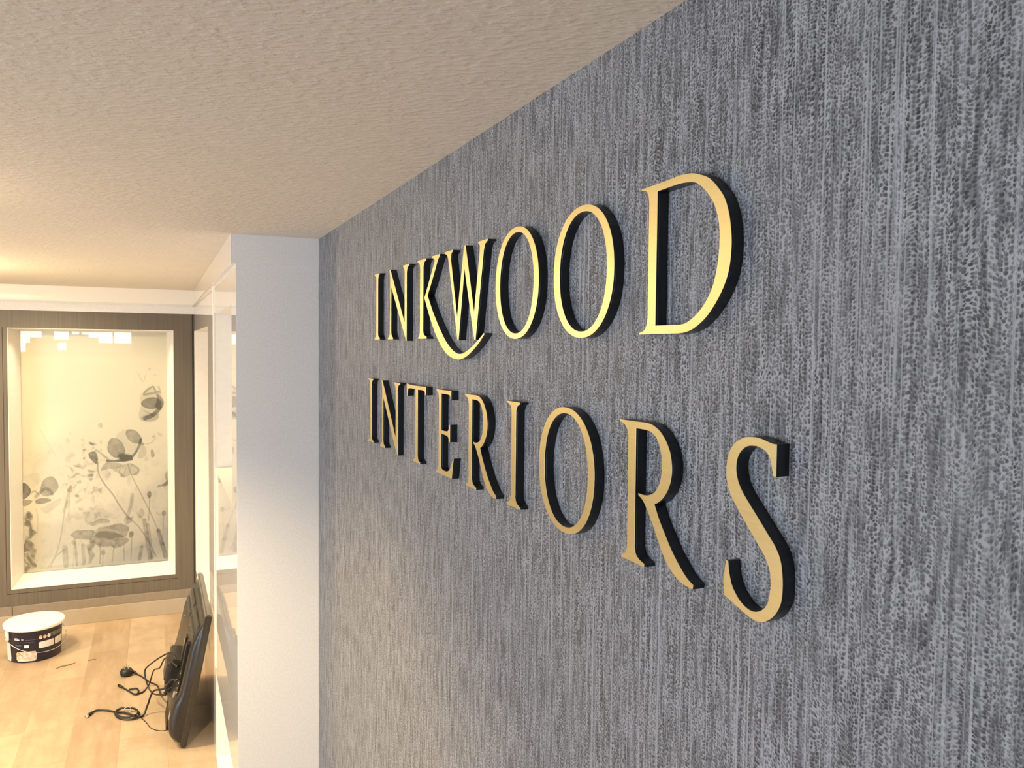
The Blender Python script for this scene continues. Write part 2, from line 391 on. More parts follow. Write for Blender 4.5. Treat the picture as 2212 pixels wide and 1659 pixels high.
# the print itself: a fine grid whose colour attribute is painted here, stroke by stroke
NXg, NZg = 330, 540
PXA, PYA, PXB, PYB = 40., 718., 370., 1236.      # drawing board coordinates used for the strokes
def paint():
    S = 1.0
    xs = np.linspace(PXA, PXB, NXg); ys = np.linspace(PYB, PYA, NZg)
    X, Y = np.meshgrid(xs, ys)
    D = np.zeros_like(X)                       # ink density
    rs = np.random.RandomState(11)
    def vnoise(sx, sy, seed):
        r = np.random.RandomState(seed); gx = int((PXB-PXA)/sx)+3; gy = int((PYB-PYA)/sy)+3
        G = r.rand(gy, gx); u = (X-PXA)/sx; v = (Y-PYA)/sy
        i = u.astype(int); j = v.astype(int); fu = u-i; fv = v-j; fu = fu*fu*(3-2*fu); fv = fv*fv*(3-2*fv)
        return (G[j, i]*(1-fu)+G[j, i+1]*fu)*(1-fv)+(G[j+1, i]*(1-fu)+G[j+1, i+1]*fu)*fv
    tex = .5*vnoise(14, 14, 1)+.3*vnoise(6, 6, 2)+.2*vnoise(2.6, 2.6, 3)
    tex2 = .6*vnoise(9, 9, 5)+.4*vnoise(3.5, 3.5, 6)
    warpx = (vnoise(12, 12, 8)-.5)*7; warpy = (vnoise(12, 12, 9)-.5)*7
    def blob(cx, cy, rx, ry, ang=0, d=.6, soft=.25, warp=1., edge=0., tx=.5):
        a = math.radians(ang); x = X+warpx*warp-cx; y = Y+warpy*warp-cy
        p = x*math.cos(a)+y*math.sin(a); q = -x*math.sin(a)+y*math.cos(a)
        r = np.sqrt((p/rx)**2+(q/ry)**2)
        m = np.clip((1-r)/soft+.5, 0, 1); m = m*m*(3-2*m)
        k = d*(1-tx+2*tx*tex2)
        if edge: k = k+edge*np.exp(-((r-.9)/.12)**2)
        np.copyto(D, 1-(1-D)*(1-np.clip(m*k, 0, .96)))
    def stroke(pts, wd, d=.6, tx=.3):
        P = [(q.x, q.y) for q in spline([(a, b, 0) for a, b in pts], 5)]
        best = np.full_like(X, 1e9)
        for (x0, y0), (x1, y1) in zip(P, P[1:]):
            dx, dy = x1-x0, y1-y0; L = dx*dx+dy*dy+1e-9
            t = np.clip(((X-x0)*dx+(Y-y0)*dy)/L, 0, 1)
            best = np.minimum(best, np.hypot(X-x0-t*dx, Y-y0-t*dy))
        m = np.clip((wd-best)/1.0+.5, 0, 1)*d*(1-tx+2*tx*tex2)
        np.copyto(D, 1-(1-D)*(1-m))
    # pale washes in the background
    D += np.clip((tex-.50)*2.2, 0, 1)*.16*np.clip((Y-920)/120, 0, 1)
    for k in range(46):
        blob(rs.uniform(130, 230), rs.uniform(985, 1130), rs.uniform(3, 9), rs.uniform(2, 6), rs.uniform(-60, 60), rs.uniform(.06, .24), .9, 1.4)
    for k in range(26):
        blob(rs.uniform(170, 215), rs.uniform(955, 1075), rs.uniform(2, 5), rs.uniform(2, 4), rs.uniform(-60, 60), rs.uniform(.08, .25), .9, 1.4)
    for k in range(24):
        blob(rs.uniform(60, 365), rs.uniform(930, 1230), rs.uniform(2, 6), rs.uniform(2, 4), rs.uniform(-60, 60), rs.uniform(.04, .14), .9, 1.4)
    def poly(pts, d=.5, soft=1.3, tx=.22, warp=.25, ox=0., oy=820., k=5.53, fade=None):
        P = [(ox+a/k, oy+b/k) for a, b in pts]
        P = [(q.x, q.y) for q in spline([(a, b, 0) for a, b in P], 3, True)]
        x, y = X+warpx*warp, Y+warpy*warp
        ins = np.zeros(X.shape, bool); best = np.full_like(X, 1e9)
        for i in range(len(P)):
            (x0, y0), (x1, y1) = P[i-1], P[i]
            ins ^= ((y0 > y) != (y1 > y)) & (x < (x1-x0)*(y-y0)/((y1-y0) or 1e-9)+x0)
            dx, dy = x1-x0, y1-y0; t = np.clip(((x-x0)*dx+(y-y0)*dy)/(dx*dx+dy*dy+1e-9), 0, 1)
            best = np.minimum(best, np.hypot(x-x0-t*dx, y-y0-t*dy))
        sd = np.where(ins, best, -best); m = np.clip(sd/soft+.5, 0, 1)
        kk = d*(1-tx+2*tx*tex2)*(1+.25*np.exp(-np.clip(sd, 0, 99)/1.6))
        if fade is not None:
            ys_ = [q[1] for q in P]; kk = kk*(fade[0]+(fade[1]-fade[0])*np.clip((Y-min(ys_))/(max(ys_)-min(ys_)), 0, 1))
        np.copyto(D, 1-(1-D)*(1-np.clip(m*kk, 0, .95)))
    def st(pts, w_, d, tx=.2, oy=820., k=5.53): stroke([(a/k, oy+b/k) for a, b in pts], w_, d, tx)
    # upper right poppy
    poly([(1700,330),(1690,230),(1760,140),(1850,110),(1930,170),(1985,270),(1980,350),(1930,430),(1900,520),(1750,540),(1670,480),(1680,390)], .16, 3)
    poly([(1700,330),(1740,265),(1850,240),(1940,270),(1960,330),(1900,375),(1780,380)], .50)
    poly([(1900,190),(1970,250),(1988,330),(1940,400),(1880,350),(1905,270)], .55, 3)
    st([(1745,498),(1830,470),(1900,420),(1945,365)], 4.6, .58); poly([(1680,490),(1800,440),(1920,440),(1900,520),(1750,540)], .22)
    st([(1740,180),(1850,105),(1885,165)], 2.0, .42); st([(1735,205),(1850,190),(1930,172)], 2.4, .42); st([(1930,110),(1952,185)], 2.2, .28); st([(1735,405),(1790,430),(1850,460)], 1.5, .3)
    stroke([(300, 808), (312, 828), (318, 814)], 1.2, .18); blob(328, 802, 3, 3, 0, .15); blob(340, 812, 3, 2, 0, .12)
    # central big poppy
    poly([(1370,720),(1440,650),(1500,650),(1540,800),(1640,830),(1600,930),(1540,970),(1480,830)], .12, 3); poly([(1700,820),(1762,880),(1740,970),(1650,985),(1670,900)], .2, 2)
    poly([(1262,870),(1300,740),(1390,735),(1450,790),(1490,880),(1475,930),(1400,970),(1320,950)], .48, fade=(.85, 1.15))
    poly([(1505,640),(1600,640),(1672,690),(1705,760),(1650,810),(1560,790),(1515,730)], .48)
    st([(1690,760),(1662,850),(1620,920),(1560,985)], 3.0, .62); poly([(1680,770),(1742,822),(1700,835),(1670,800)], .45)
    st([(1255,1005),(1350,1012),(1450,1010),(1570,1000)], 2.6, .7); blob(268, 996, 15, 8, 4, .9, .8, .5, 0, .15); st([(1420,950),(1480,975),(1560,960)], 3.4, .5)
    poly([(1175,1125),(1240,1030),(1400,1040),(1440,1075),(1340,1110),(1270,1105)], .36, 2.2, .4); poly([(1330,1120),(1450,1060),(1560,1050),(1662,1110),(1640,1200),(1560,1190),(1450,1215),(1400,1160)], .24, 2.5, .6)
    st([(1560,1060),(1640,1110),(1655,1160),(1590,1190)], 1.4, .3); st([(1420,1100),(1410,1150),(1460,1180),(1490,1120)], 1.3, .28); blob(262, 1037, 5, 4, 0, .35, .6)
    st([(1120,870),(1190,920),(1270,990)], 2.6, .30, .5)
    # bud and its stem
    poly([(1025,920),(1060,890),(1110,890),(1142,950),(1137,1010),(1112,1038),(1070,1000)], .58)
    stroke([(205, 1005), (208, 1030), (222, 1055), (240, 1078), (256, 1105), (275, 1130), (300, 1155), (325, 1195), (338, 1222)], 1.6, .46)
    stroke([(275, 1012), (285, 1040), (305, 1080), (325, 1120), (345, 1165), (362, 1205)], 1.3, .40)
    blob(214, 924, 6, 7, 10, .30, .4); blob(194, 963, 7, 3.5, 0, .5, .7); blob(141, 955, 4, 5, 0, .14, .5)
    blob(176, 976, 4, 3, 0, .4, .7); blob(174, 995, 3, 3, 0, .35, .7); blob(158, 1010, 9, 2.6, 5, .3, .7, 1.2); blob(190, 1022, 7, 2.6, 0, .35, .7, 1.2); blob(189, 1031, 6, 4, 0, .45, .7); blob(156, 1031, 14, 3, -6, .3, .7, 1.2)
    blob(145, 1054, 4, 5, 0, .45, .6); blob(163, 1046, 6, 4, 0, .3, .7); blob(158, 1076, 5, 4, 30, .4, .6)
    st([(1760,815),(1830,800),(1880,750)], 1.3, .26); blob(337, 952, 4, 4, 0, .25, .6); poly([(1820,900),(1850,895),(1870,970),(1825,980)], .38); blob(352, 947, 7, 3, 15, .15, .6)
    st([(440,600),(530,760),(620,920)], .8, .14)
    # left poppy at the edge
    poly([(250,1140),(420,1120),(410,1240),(330,1290),(260,1230)], .10, 3); poly([(440,1290),(480,1195),(590,1165),(655,1280),(600,1370),(490,1395),(430,1350)], .42)
    st([(380,1395),(430,1350),(490,1308),(550,1330),(575,1375)], 3.4, .34); poly([(225,1225),(320,1300),(295,1380),(225,1410)], .72); poly([(375,1440),(480,1418),(565,1445),(470,1482),(390,1482)], .5)
    poly([(230,1430),(335,1440),(300,1482),(230,1500)], .48); poly([(430,1540),(500,1510),(620,1450),(690,1430),(640,1520),(500,1600)], .15, 3); st([(300,1360),(360,1330),(400,1360)], 2.5, .3)
    stroke([(68, 1098), (72, 1115), (71, 1150)], 1, .22)
    # dark grasses, lower left
    for k in range(46):
        y = rs.uniform(1105, 1230); blob(48+rs.uniform(-8, 20)*(.45+.55*(y-1105)/125), y, rs.uniform(5, 10), rs.uniform(3, 6), rs.uniform(20, 110), rs.uniform(.3, .6), .5, 1.5)
    # bottom poppy seen from the side
    B = dict(oy=1000., k=2.518)
    poly([(356,402),(430,378),(492,388),(474,432),(400,426)], .50, 2, .45, 1., **B); poly([(500,385),(580,362),(690,370),(684,425),(600,440),(510,430)], .42, 2, .5, 1., **B)
    poly([(465,430),(560,398),(650,425),(692,460),(600,490),(500,478)], .52, 2, .5, 1.2, **B); poly([(560,370),(640,355),(700,385),(670,410)], .25, 2, .4, 1., **B)
    poly([(470,345),(540,322),(582,345),(480,360)], .36, 2, .4, .8, **B); blob(214, 1166, 16, 7, 0, .7, .9, 1.2); blob(192, 1177, 8, 5, 0, .5, .8, 1.2); blob(235, 1170, 12, 5, -20, .4, .8, 1.2)
    poly([(440,300),(480,270),(560,280),(640,320),(560,330),(450,350)], .10, 2.5, .6, 1.5, **B); stroke([(180, 1140), (178, 1125), (186, 1112)], 1.3, .22)
    stroke([(208, 1185), (209, 1205), (208, 1228)], 1.4, .42); blob(187, 1205, 7, 22, 4, .42, .6, 1.4); blob(186, 1188, 8, 9, 0, .4, .6, 1.4)
    # seed heads
    for x, y, s, d in ((325, 1082, 1, .6), (358, 1126, .9, .5), (282, 1170, 1, .6), (150, 1178, .8, .3), (215, 1205, .8, .5), (142, 1062, .9, .4)):
        blob(x, y, 5.5*s, 7.5*s, 0, d, .4, .6); stroke([(x, y+6), (x-1, y+30), (x-3, min(y+58, 1232))], 1.0, d*.7)
    stroke([(284, 1080), (282, 1100), (276, 1118), (268, 1138)], 4.2, .32, .5); blob(275, 1135, 11, 7, -40, .5, .5, 1.4); blob(300, 1128, 9, 4, 30, .3, .5); blob(305, 1123, 6, 8, 0, .25, .5)
    for x0, x1, y0, d, wd in ((312, 325, 1140, .45, 5), (320, 330, 1150, .35, 4), (345, 362, 1165, .55, 5), (130, 132, 1188, .35, 6), (170, 172, 1185, .35, 4), (152, 156, 1170, .35, 3), (240, 236, 1195, .3, 1.4), (263, 264, 1190, .3, 1.6), (305, 300, 1200, .4, 4)):
        stroke([(x0, y0), ((x0+x1)/2, (y0+1226)/2), (x1, 1226)], wd, d, .6)
    stroke([(138, 1085), (130, 1110), (124, 1150), (112, 1195), (92, 1228)], 1.4, .26); stroke([(140, 1062), (134, 1090), (128, 1108)], 2.4, .25)
    stroke([(98, 1226), (110, 1205), (130, 1190)], 1.3, .3)
    blob(364, 1058, 10, 6, -50, .6, .4, 1.2); blob(352, 1064, 6, 3, -20, .5, .5); blob(368, 1045, 5, 14, 0, .35, .4)
    D_ = np.clip(D*1.05, 0, .86)*(1-.16*np.clip((Y-1100)/60, 0, 1))
    pap = np.array([.93, .88, .76]); ink = np.array([.045, .045, .036])
    col = pap*(1-D_[..., None])+ink*D_[..., None]
    return col
def make_print():
    col = paint()
    me = bpy.data.meshes.new('print')
    xs = np.linspace(ax0-.004, ax1+.004, NXg)-pic.location.x; zs = np.linspace(az0-.004, az1+.004, NZg)-pic.location.z
    Xg, Zg = np.meshgrid(xs, zs); co = np.stack([Xg, np.full_like(Xg, 0.), Zg], -1).reshape(-1, 3)
    i = np.arange(NZg-1)[:, None]*NXg+np.arange(NXg-1)[None, :]
    q = np.stack([i, i+1, i+1+NXg, i+NXg], -1).reshape(-1, 4)
    me.vertices.add(len(co)); me.vertices.foreach_set('co', co.ravel())
    me.loops.add(q.size); me.loops.foreach_set('vertex_index', q.ravel().astype(np.int32))
    me.polygons.add(len(q)); me.polygons.foreach_set('loop_start', np.arange(0, q.size, 4, dtype=np.int32))
    me.update(calc_edges=True)
    at = me.color_attributes.new('ink', 'FLOAT_COLOR', 'POINT')
    at.data.foreach_set('color', np.concatenate([col.reshape(-1, 3), np.ones((len(co), 1))], 1).astype(np.float32).ravel())
    me.materials.append(PRINT)
    o = bpy.data.objects.new('print', me); COL.objects.link(o); o.parent = pic
    return o
make_print()
bm = bmesh.new(); box(bm, ax0+.001, ax1-.001, ya-.012, ya-.008, az0+.001, az1-.001); build('glass_pane', bm, GLASS, pic)

# ------------------------------------------------------------------ the sign
LH = 168.
XF = XW-.015
G = {}
G['I'] = dict(o=[[(0,168,1),(50,168,1),(50,165,1),(42,162),(36,153,1),(36,17,1),(39,11),(45,7),(53,4.5,1),(53,0,1),(2,0,1),(2,3.5,1),(11,7),(16,12),(18,20,1),(18,153,1),(15,160),(9,163),(0,165.5,1)]], h=[])
G['N'] = dict(o=[[(13,168,1),(22,168,1),(145,38,1),(145,151,1),(141,159),(131,165,1),(131,168,1),(181,168,1),(181,165,1),(167,160),(161,150,1),(162,-4,1),(158,-4,1),(30,126,1),(30,20,1),(34,11),(46,4,1),(46,0,1),(0,0,1),(0,3.5,1),(14,9),(19,18,1),(19,148,1)]], h=[])
G['K'] = dict(o=[[(0,168,1),(61,168,1),(61,165,1),(48,160),(42,151,1),(42,18,1),(48,9),(66,4,1),(66,0,1),(7,0,1),(7,3.5,1),(16,8),(19,18,1),(19,151,1),(14,160),(0,165,1)],
 [(50,86,1),(64,100),(81,118),(98,136),(112,150),(117,157),(113,162),(100,164.5,1),(102,168,1),(150,168,1),(150,164,1),(138,157),(125,143),(98,115),(72,90,1),(88,74),(106,57),(126,40),(147,24),(168,9),(190,-5),(223,-20),(253,-28),(278,-29),(306,-24),(347,-11),(391,8,1),(394,6,1),(366,-10),(329,-26),(292,-37),(258,-40),(218,-36),(181,-25),(147,-6),(114,19),(82,50)]], h=[])
G['W'] = dict(o=[[(0,168,1),(47,168,1),(47,165,1),(39,161),(37,151,1),(74,40,1),(109,169,1),(117,169,1),(163,45,1),(188,152,1),(188,160),(180,165,1),(180,168,1),(225,168,1),(225,165,1),(213,160),(207,150,1),(171,-4,1),(165,-4,1),(112,126,1),(83,-4,1),(77,-4,1),(22,150,1),(16,159),(0,165,1)]], h=[])
def sup(cx, cy, a, b, n=2.14, m=72, rev=False):
    out = []
    for k in range(m):
        t = 2*math.pi*k/m; c, s = math.cos(t), math.sin(t)
        out.append((cx+a*math.copysign(abs(c)**(2/n), c), cy+b*math.copysign(abs(s)**(2/n), s), 1))
    return out
G['O'] = dict(o=[sup(83, 84.5, 83, 87.5)], h=[sup(83.5, 84.5, 64.5, 78.8)])
G['D'] = dict(o=[[(0,168,1),(20,168.5),(43,169),(68,170),(82,169.8),(98,168),(114,163),(127,157),(139,147),(150,135),(157,121),(161,106),(163,90),(162,73),(158,57),(149,41),(137,27),(123,15),(106,6),(92,1.8),(78,.3,1),(0,0,1),(0,2,1),(8,4),(14,9),(17,19,1),(16,150,1),(14,159),(9,164),(0,166,1)]],
 h=[[(33,160,1),(58,160.8),(75,161),(89,160),(103,157),(116,149),(127,139),(136,127),(142,112),(144,96),(143,77),(139,59),(132,43),(119,28),(105,18),(90,11.5),(78,10,1),(33,10,1)]])
G['T'] = dict(o=[[(0,170,1),(28,168.5),(60,168,1),(144,169,1),(144,151,1),(140,151,1),(133,158),(115,160.5),(85,160,1),(85,19,1),(88,11),(94,7),(103,4,1),(103,0,1),(51,0,1),(51,3.5,1),(62,7),(67,12),(68,20,1),(68,160,1),(36,160.5),(18,159.5),(11,156),(6,142,1),(2,142,1)]], h=[])
G['E'] = dict(o=[[(0,168,1),(89,169,1),(89,151,1),(86,151,1),(82,159),(70,160.5),(31,160.5,1),(31,88,1),(62,88.5),(73,92),(80,103,1),(83,103,1),(83,69,1),(80,69,1),(73,77),(62,80),(31,80.5,1),(31,19,1),(34,12),(48,9.5),(70,11),(86,20),(101,40,1),(105,40,1),(95,0,1),(0,0,1),(0,4,1),(11,8),(15,18,1),(15,150,1),(11,160),(0,165,1)]], h=[])
G['R'] = dict(o=[[(0,168,1),(30,168),(56,168.5),(72,167),(87,161),(99,151),(107,139),(110.5,124),(109.5,111),(104,98),(95,87.5),(86,81),(78,77,1),(87,63),(100,47),(114,31.5),(129,18.5),(141,10),(153,5,1),(152,0,1),(138,.5),(124,4),(109,12),(97,23),(85,39),(72,57),(62,69),(54,77),(44,82,1),(44,84.5,1),(54,84),(65,85.5),(76,90),(84,98),(89,108),(91,120),(90,133),(85,146),(77,154.5),(66,159),(56,160,1),(37,160,1),(38,19,1),(41,11.5),(48,7),(59,4,1),(59,0,1),(8,0,1),(8,3.5,1),(16,7),(20,12),(21,20,1),(20,149,1),(17,157),(10,163),(0,165.5,1)]], h=[])
G['S'] = dict(o=[[(71,168,1),(66,168,1),(60,169),(50,171),(40,171.5),(27,170),(16,165),(7,157),(2,146),(.5,133),(3,120),(10,108.5),(21,97),(34,84.5),(47,72.5),(58,62),(65,51),(67,38),(66,28),(63,18),(56,10.5),(46,6),(35,6.5),(24,11.5),(14,21),(9,32),(6.5,45,1),(3,45,1),(1,33),(0,22),(1,9.5,1),(10,6.5),(24,2.5),(37,-1),(48,-2.5),(58,-.5),(68,5.5),(76,14),(81.5,25),(83,38),(82,52),(79,64),(72,74.5),(61,84.5),(49,95.5),(36,107),(25,117.5),(18,128),(15.5,138),(17,148),(22.5,156),(31,161.5),(42,163),(50,162),(58,158.5),(63,152),(67,138,1),(71,138,1)]], h=[])
def sample(loop):
    n = len(loop); cor = [len(p) > 2 for p in loop]; out = []
    for i in range(n):
        a = loop[i]; b = loop[(i+1) % n]
        ca, cb = cor[i], cor[(i+1) % n]
        A = Vector(a[:2]); B = Vector(b[:2])
        if ca and cb: out.append(A); continue
        P = Vector(loop[i-1][:2]) if not ca else A*2-B
        Q = Vector(loop[(i+2) % n][:2]) if not cb else B*2-A
        for k in range(5):
            t = k/5
            out.append(.5*((2*A)+(B-P)*t+(2*P-5*A+4*B-Q)*t*t+(3*A-P-3*B+Q)*t**3))
    res = []
    for q in out:
        if not res or (q-res[-1]).length > .15: res.append(q)
    return res
def sarea(l): return sum(l[i-1].x*l[i].y-l[i].x*l[i-1].y for i in range(len(l)))/2
def offset(l, d):
    out = []; n = len(l)
    for i in range(n):
        e1 = (l[i]-l[i-1]).normalized(); e2 = (l[(i+1) % n]-l[i]).normalized()
        n1 = Vector((-e1.y, e1.x)); n2 = Vector((-e2.y, e2.x)); m = (n1+n2)
        m = m.normalized() if m.length > 1e-4 else n1
        out.append(l[i]+m*d/max(.5, m.dot(n1)))
    return out
def letter(ch, u0, zb, name, label):
    g = G[ch]; root = empty(name, (XW, -(u0+40)/1000, zb), label, 'letter', 'gold and black letters of the wall sign')
    body = bmesh.new(); face = bmesh.new()
    islands = [[l] for l in g['o']]
    if g['h']: islands[0] += g['h']
    P = lambda q, n: (XW-n, -(u0+q.x)/1000, zb+q.y/1000)
    for isl in islands:
        loops = []
        for k, l in enumerate(isl):
            s = sample(l)
            if (sarea(s) > 0) != (k == 0): s = s[::-1]
            loops.append(s)
        def ring(bm_, d, n): return [[bm_.verts.new(P(q, n)) for q in (offset(l, d) if d else l)] for l in loops]
        def bridge(bm_, a, b):
            for la, lb in zip(a, b):
                m = len(la)
                for i in range(m): bm_.faces.new((la[i], la[(i+1) % m], lb[(i+1) % m], lb[i]))
        def fill(bm_, vl, d):
            flat = [v for l in vl for v in l]
            tri = tessellate_polygon([[Vector((q.x, q.y, 0)) for q in (offset(l, d) if d else l)] for l in loops])
            for t3 in tri:
                try: bm_.faces.new([flat[i] for i in t3])
                except ValueError: pass
        rs_ = [ring(body, d, n) for d, n in ((0, 0), (0, .0122), (.45, .0126), (.45, .0128), (0, .0131), (0, .0146))]
        for a, b in zip(rs_, rs_[1:]): bridge(body, a, b)
        fill(body, rs_[-1], 0)
        f0 = ring(face, .12, .01462); f1 = ring(face, .12, .01485); f2 = ring(face, .3, .0150)
        bridge(face, f0, f1); bridge(face, f1, f2); fill(face, f2, .3)
    build('letter_body', body, ACRYL, root); build('gold_face', face, GOLD, root)
    return root
Z1 = H+.0166; Z2 = H-.2535
for ch, u0, lab in (('I', -2064, 'letter I starting the upper word, gold face on black block, on grey wallpaper'),
                    ('N', -1931, 'letter N of the upper word, gold face on black block'),
                    ('K', -1687, 'letter K of the upper word, its gold leg sweeping under the W'),
                    ('W', -1507, 'gold and black letter W of the upper word, above the swash of the K'),
                    ('O', -1245, 'first letter O of the upper word, beside the W'),
                    ('O', -1030, 'second letter O of the upper word, beside the D'),
                    ('D', -805, 'letter D ending the upper word, tall gold face on black block')):
    letter(ch, u0, Z1, 'sign_letter', lab)
for ch, u0, lab in (('I', -2128, 'letter I starting the lower word, below the start of the upper word'),
                    ('N', -2003, 'letter N of the lower word, gold face on black block'),
                    ('T', -1766, 'letter T of the lower word, gold face on black block'),
                    ('E', -1552, 'letter E of the lower word, gold face on black block'),
                    ('R', -1387, 'smaller-looking letter R of the lower word, beside the E'),
                    ('I', -1192, 'letter I in the middle of the lower word, between R and O'),
                    ('O', -1071, 'letter O of the lower word, between I and R'),
                    ('R', -845, 'large letter R of the lower word, beside the final S'),
                    ('S', -643, 'letter S ending the lower word, nearest and lowest letter')):
    letter(ch, u0, Z2, 'sign_letter', lab)

# ------------------------------------------------------------------ paint tub
TX, TY = -.757, 6.02
tub = empty('paint_tub', (TX, TY, 0), 'navy blue paint tub with a white lid standing on the wooden floor', 'paint tub')
def tub_r(z): return .150+(.160-.150)*z/.215
NAVY = plain('navy_tub_label', (.018, .017, .045), .32, nz=.15, ns=60)
TUBW = plain('white_tub_plastic', (.85, .84, .80), .35, nz=.02)
LABELW = plain('cream_label_print', (.72, .70, .68), .45, nz=.05)
LABELP = plain('photo_label_print', (.74, .52, .42), .45, nz=.35, ns=45)
GREEN = plain('green_photo_print', (.12, .13, .09), .45, nz=.5, ns=70)
bm = bmesh.new(); lathe(bm, [(.146, 0), (.150, .004), (.1605, .205), (.164, .207), (.164, .214), (.16, .216)], TX, TY, 0, 72, capb=True, capt=True)
build('tub_body', bm, NAVY, tub, True)
bm = bmesh.new(); lathe(bm, [(.161, .208), (.174, .206), (.1765, .210), (.1765, .226), (.173, .231), (.168, .2300), (.160, .2306), (.10, .2325), (.002, .2332)], TX, TY, 0, 80, capt=True)
build('lid', bm, TUBW, tub, True)
def patch(a0, a1, z0, z1, mat, name, lift=.0008, rc=.2, parent=tub):
    b = bmesh.new(); n, m = 14, 8; V_ = []
    for i in range(n+1):
        row = []
        for j in range(m+1):
            s, t = i/n, j/m
            e = min(s, 1-s)*abs(a1-a0)*.15/abs(z1-z0) if rc else 1
            k = 0
            if rc and e < rc: k = rc-math.sqrt(max(0, rc*rc-(rc-e)**2))
            tt = k+(1-2*k)*t
            a = math.radians(a0+(a1-a0)*s); z = z0+(z1-z0)*tt; r = tub_r(z)+lift+.0006
            row.append(b.verts.new((TX+r*math.cos(a), TY+r*math.sin(a), z)))
        V_.append(row)
    for i in range(n):
        for j in range(m): b.faces.new((V_[i][j], V_[i+1][j], V_[i+1][j+1], V_[i][j+1]))
    return build(name, b, mat, parent, True)
# camera looks from about -83 deg (straight on)
VD = math.degrees(math.atan2(-TY, -TX))
patch(VD-84, VD-58, .006, .128, LABELW, 'cream_side_panel')
patch(VD-41, VD+4, .012, .075, LABELP, 'photo_label')
patch(VD-22, VD-12, .098, .118, LABELW, 'square_label', rc=.05)
patch(VD+8, VD+43, .085, .128, LABELW, 'text_label', rc=.1)
patch(VD+46, VD+74, .085, .130, LABELW, 'text_label', rc=.1)
patch(VD+33, VD+80, .148, .175, GREEN, 'photo_strip', rc=.05)
for k in range(3):
    b = bmesh.new(); a = math.radians(VD+12+9*k); r = tub_r(.16)+.001
    c = Vector((TX+r*math.cos(a), TY+r*math.sin(a), .157)); e = Vector((-math.sin(a), math.cos(a), 0)); nrm = Vector((math.cos(a), math.sin(a), 0))
    ring_ = [b.verts.new(c+nrm*.0014+e*.0105*math.cos(q)+Vector((0, 0, 1))*.012*math.sin(q)) for q in [2*math.pi*i/20 for i in range(20)]]
    b.faces.new(ring_); back = [b.verts.new(v.co-nrm*.0016) for v in ring_]
    for i in range(20): b.faces.new((ring_[i], ring_[(i+1) % 20], back[(i+1) % 20], back[i]))
    build('round_photo_label', b, (LABELP, LABELP, LABELW)[k], tub)
# small white maker's lettering, unreadable at this size: short bars
for k, (da, dz, wa, hz) in enumerate(((-44, .150, 12, .006), (-44, .158, 9, .005), (-28, .152, 5, .004))):
    patch(VD+da, VD+da+wa, dz, dz+hz, LABELW, 'printed_mark', rc=0)
for k, (da, dz, wa, hz) in enumerate(((-19, .148, 26, .004), (-42, .134, 42, .003), (-42, .112, 14, .010), (8, .072, 30, .0025), (8, .060, 34, .0025))):
    patch(VD+da, VD+da+wa, dz, dz+hz, plain('dim_violet_print', (.075, .072, .11), .4), 'printed_line', rc=0)
# handle lugs and the wire handle hanging in front
for s in (-66, 114):
    a = math.radians(VD+s); b = bmesh.new()
    c = Vector((TX+.166*math.cos(a), TY+.166*math.sin(a), .178)); e = Vector((-math.sin(a), math.cos(a), 0)); nrm = Vector((math.cos(a), math.sin(a), 0))
    for q, hw, hh in ((0, .016, .036),):
        vs = [b.verts.new(c+e*sx*hw+nrm*sn*.007+Vector((0, 0, sz*hh))) for sx in (-1, 1) for sn in (-1, 1) for sz in (-1, .7)]
        for f in [(0, 1, 3, 2), (4, 6, 7, 5), (0, 4, 5, 1), (2, 3, 7, 6), (0, 2, 6, 4), (1, 5, 7, 3)]: b.faces.new([vs[i] for i in f])
    bmesh.ops.bevel(b, geom=b.edges[:], offset=.003, segments=2, affect='EDGES')
    build('handle_lug', b, TUBW, tub)
pts = []
for k in range(25):
    s = k/24; a = math.radians(VD-66+180*s)
    dz = .165-.098*math.sin(math.pi*s)**.9
    r = .176+.012*math.sin(math.pi*s)
    pts.append((TX+r*math.cos(a), TY+r*math.sin(a), dz))
b = bmesh.new(); tube(b, spline(pts, 3), .0019, 8); build('wire_handle', b, CHROME, tub, True)

# ------------------------------------------------------------------ television leaning against the alcove wall
TO = Vector((.114, 4.31, 0)); TU = Vector((-.004, 1, 0)).normalized()
TV_ = Vector((.192, .008, .981)); TV_ = (TV_-TU*TV_.dot(TU)).normalized(); TN = TU.cross(TV_).normalized()
if TN.x > 0: TN = -TN
TW, TH = .86, .675
tv = empty('television', TO, 'black flat screen television leaning face to the gloss wall, back outwards', 'television')
L = lambda u, v, n: TO+TU*u+TV_*v+TN*n+Vector((0, 0, .002))
def lbox(b, u0, u1, v0, v1, n0, n1, bev=0):
    vs = [b.verts.new(L(x, y, z)) for x in (u0, u1) for y in (v0, v1) for z in (n0, n1)]
    fs = [b.faces.new([vs[i] for i in f]) for f in [(0, 1, 3, 2), (4, 6, 7, 5), (0, 4, 5, 1), (2, 3, 7, 6), (0, 2, 6, 4), (1, 5, 7, 3)]]
    if bev: bmesh.ops.bevel(b, geom=list({e for f in fs for e in f.edges}), offset=bev, segments=3, affect='EDGES')
b = bmesh.new(); lbox(b, 0, TW, 0, TH, 0, .034, .008); build('screen_bezel', b, TVG, tv, False)
b = bmesh.new(); lbox(b, .035, TW-.035, .06, TH-.035, -.0015, .0005); build('screen', b, plain('dark_screen', (.01, .01, .012), .08, coat=1), tv)
prof = [(.012, .030), (.020, .055), (.045, .085), (.085, .100), (.14, .104), (.20, .098), (.245, .084), (.30, .078), (.44, .074), (.50, .071), (.555, .060), (.60, .046), (.635, .030)]
b = bmesh.new(); us = [(.010, .55, .012), (.018, .85, .006), (.04, 1, 0), (.2, 1, 0), (.43, 1.0, 0), (.66, 1, 0), (.82, 1, 0), (.842, .85, .006), (.85, .55, .012)]
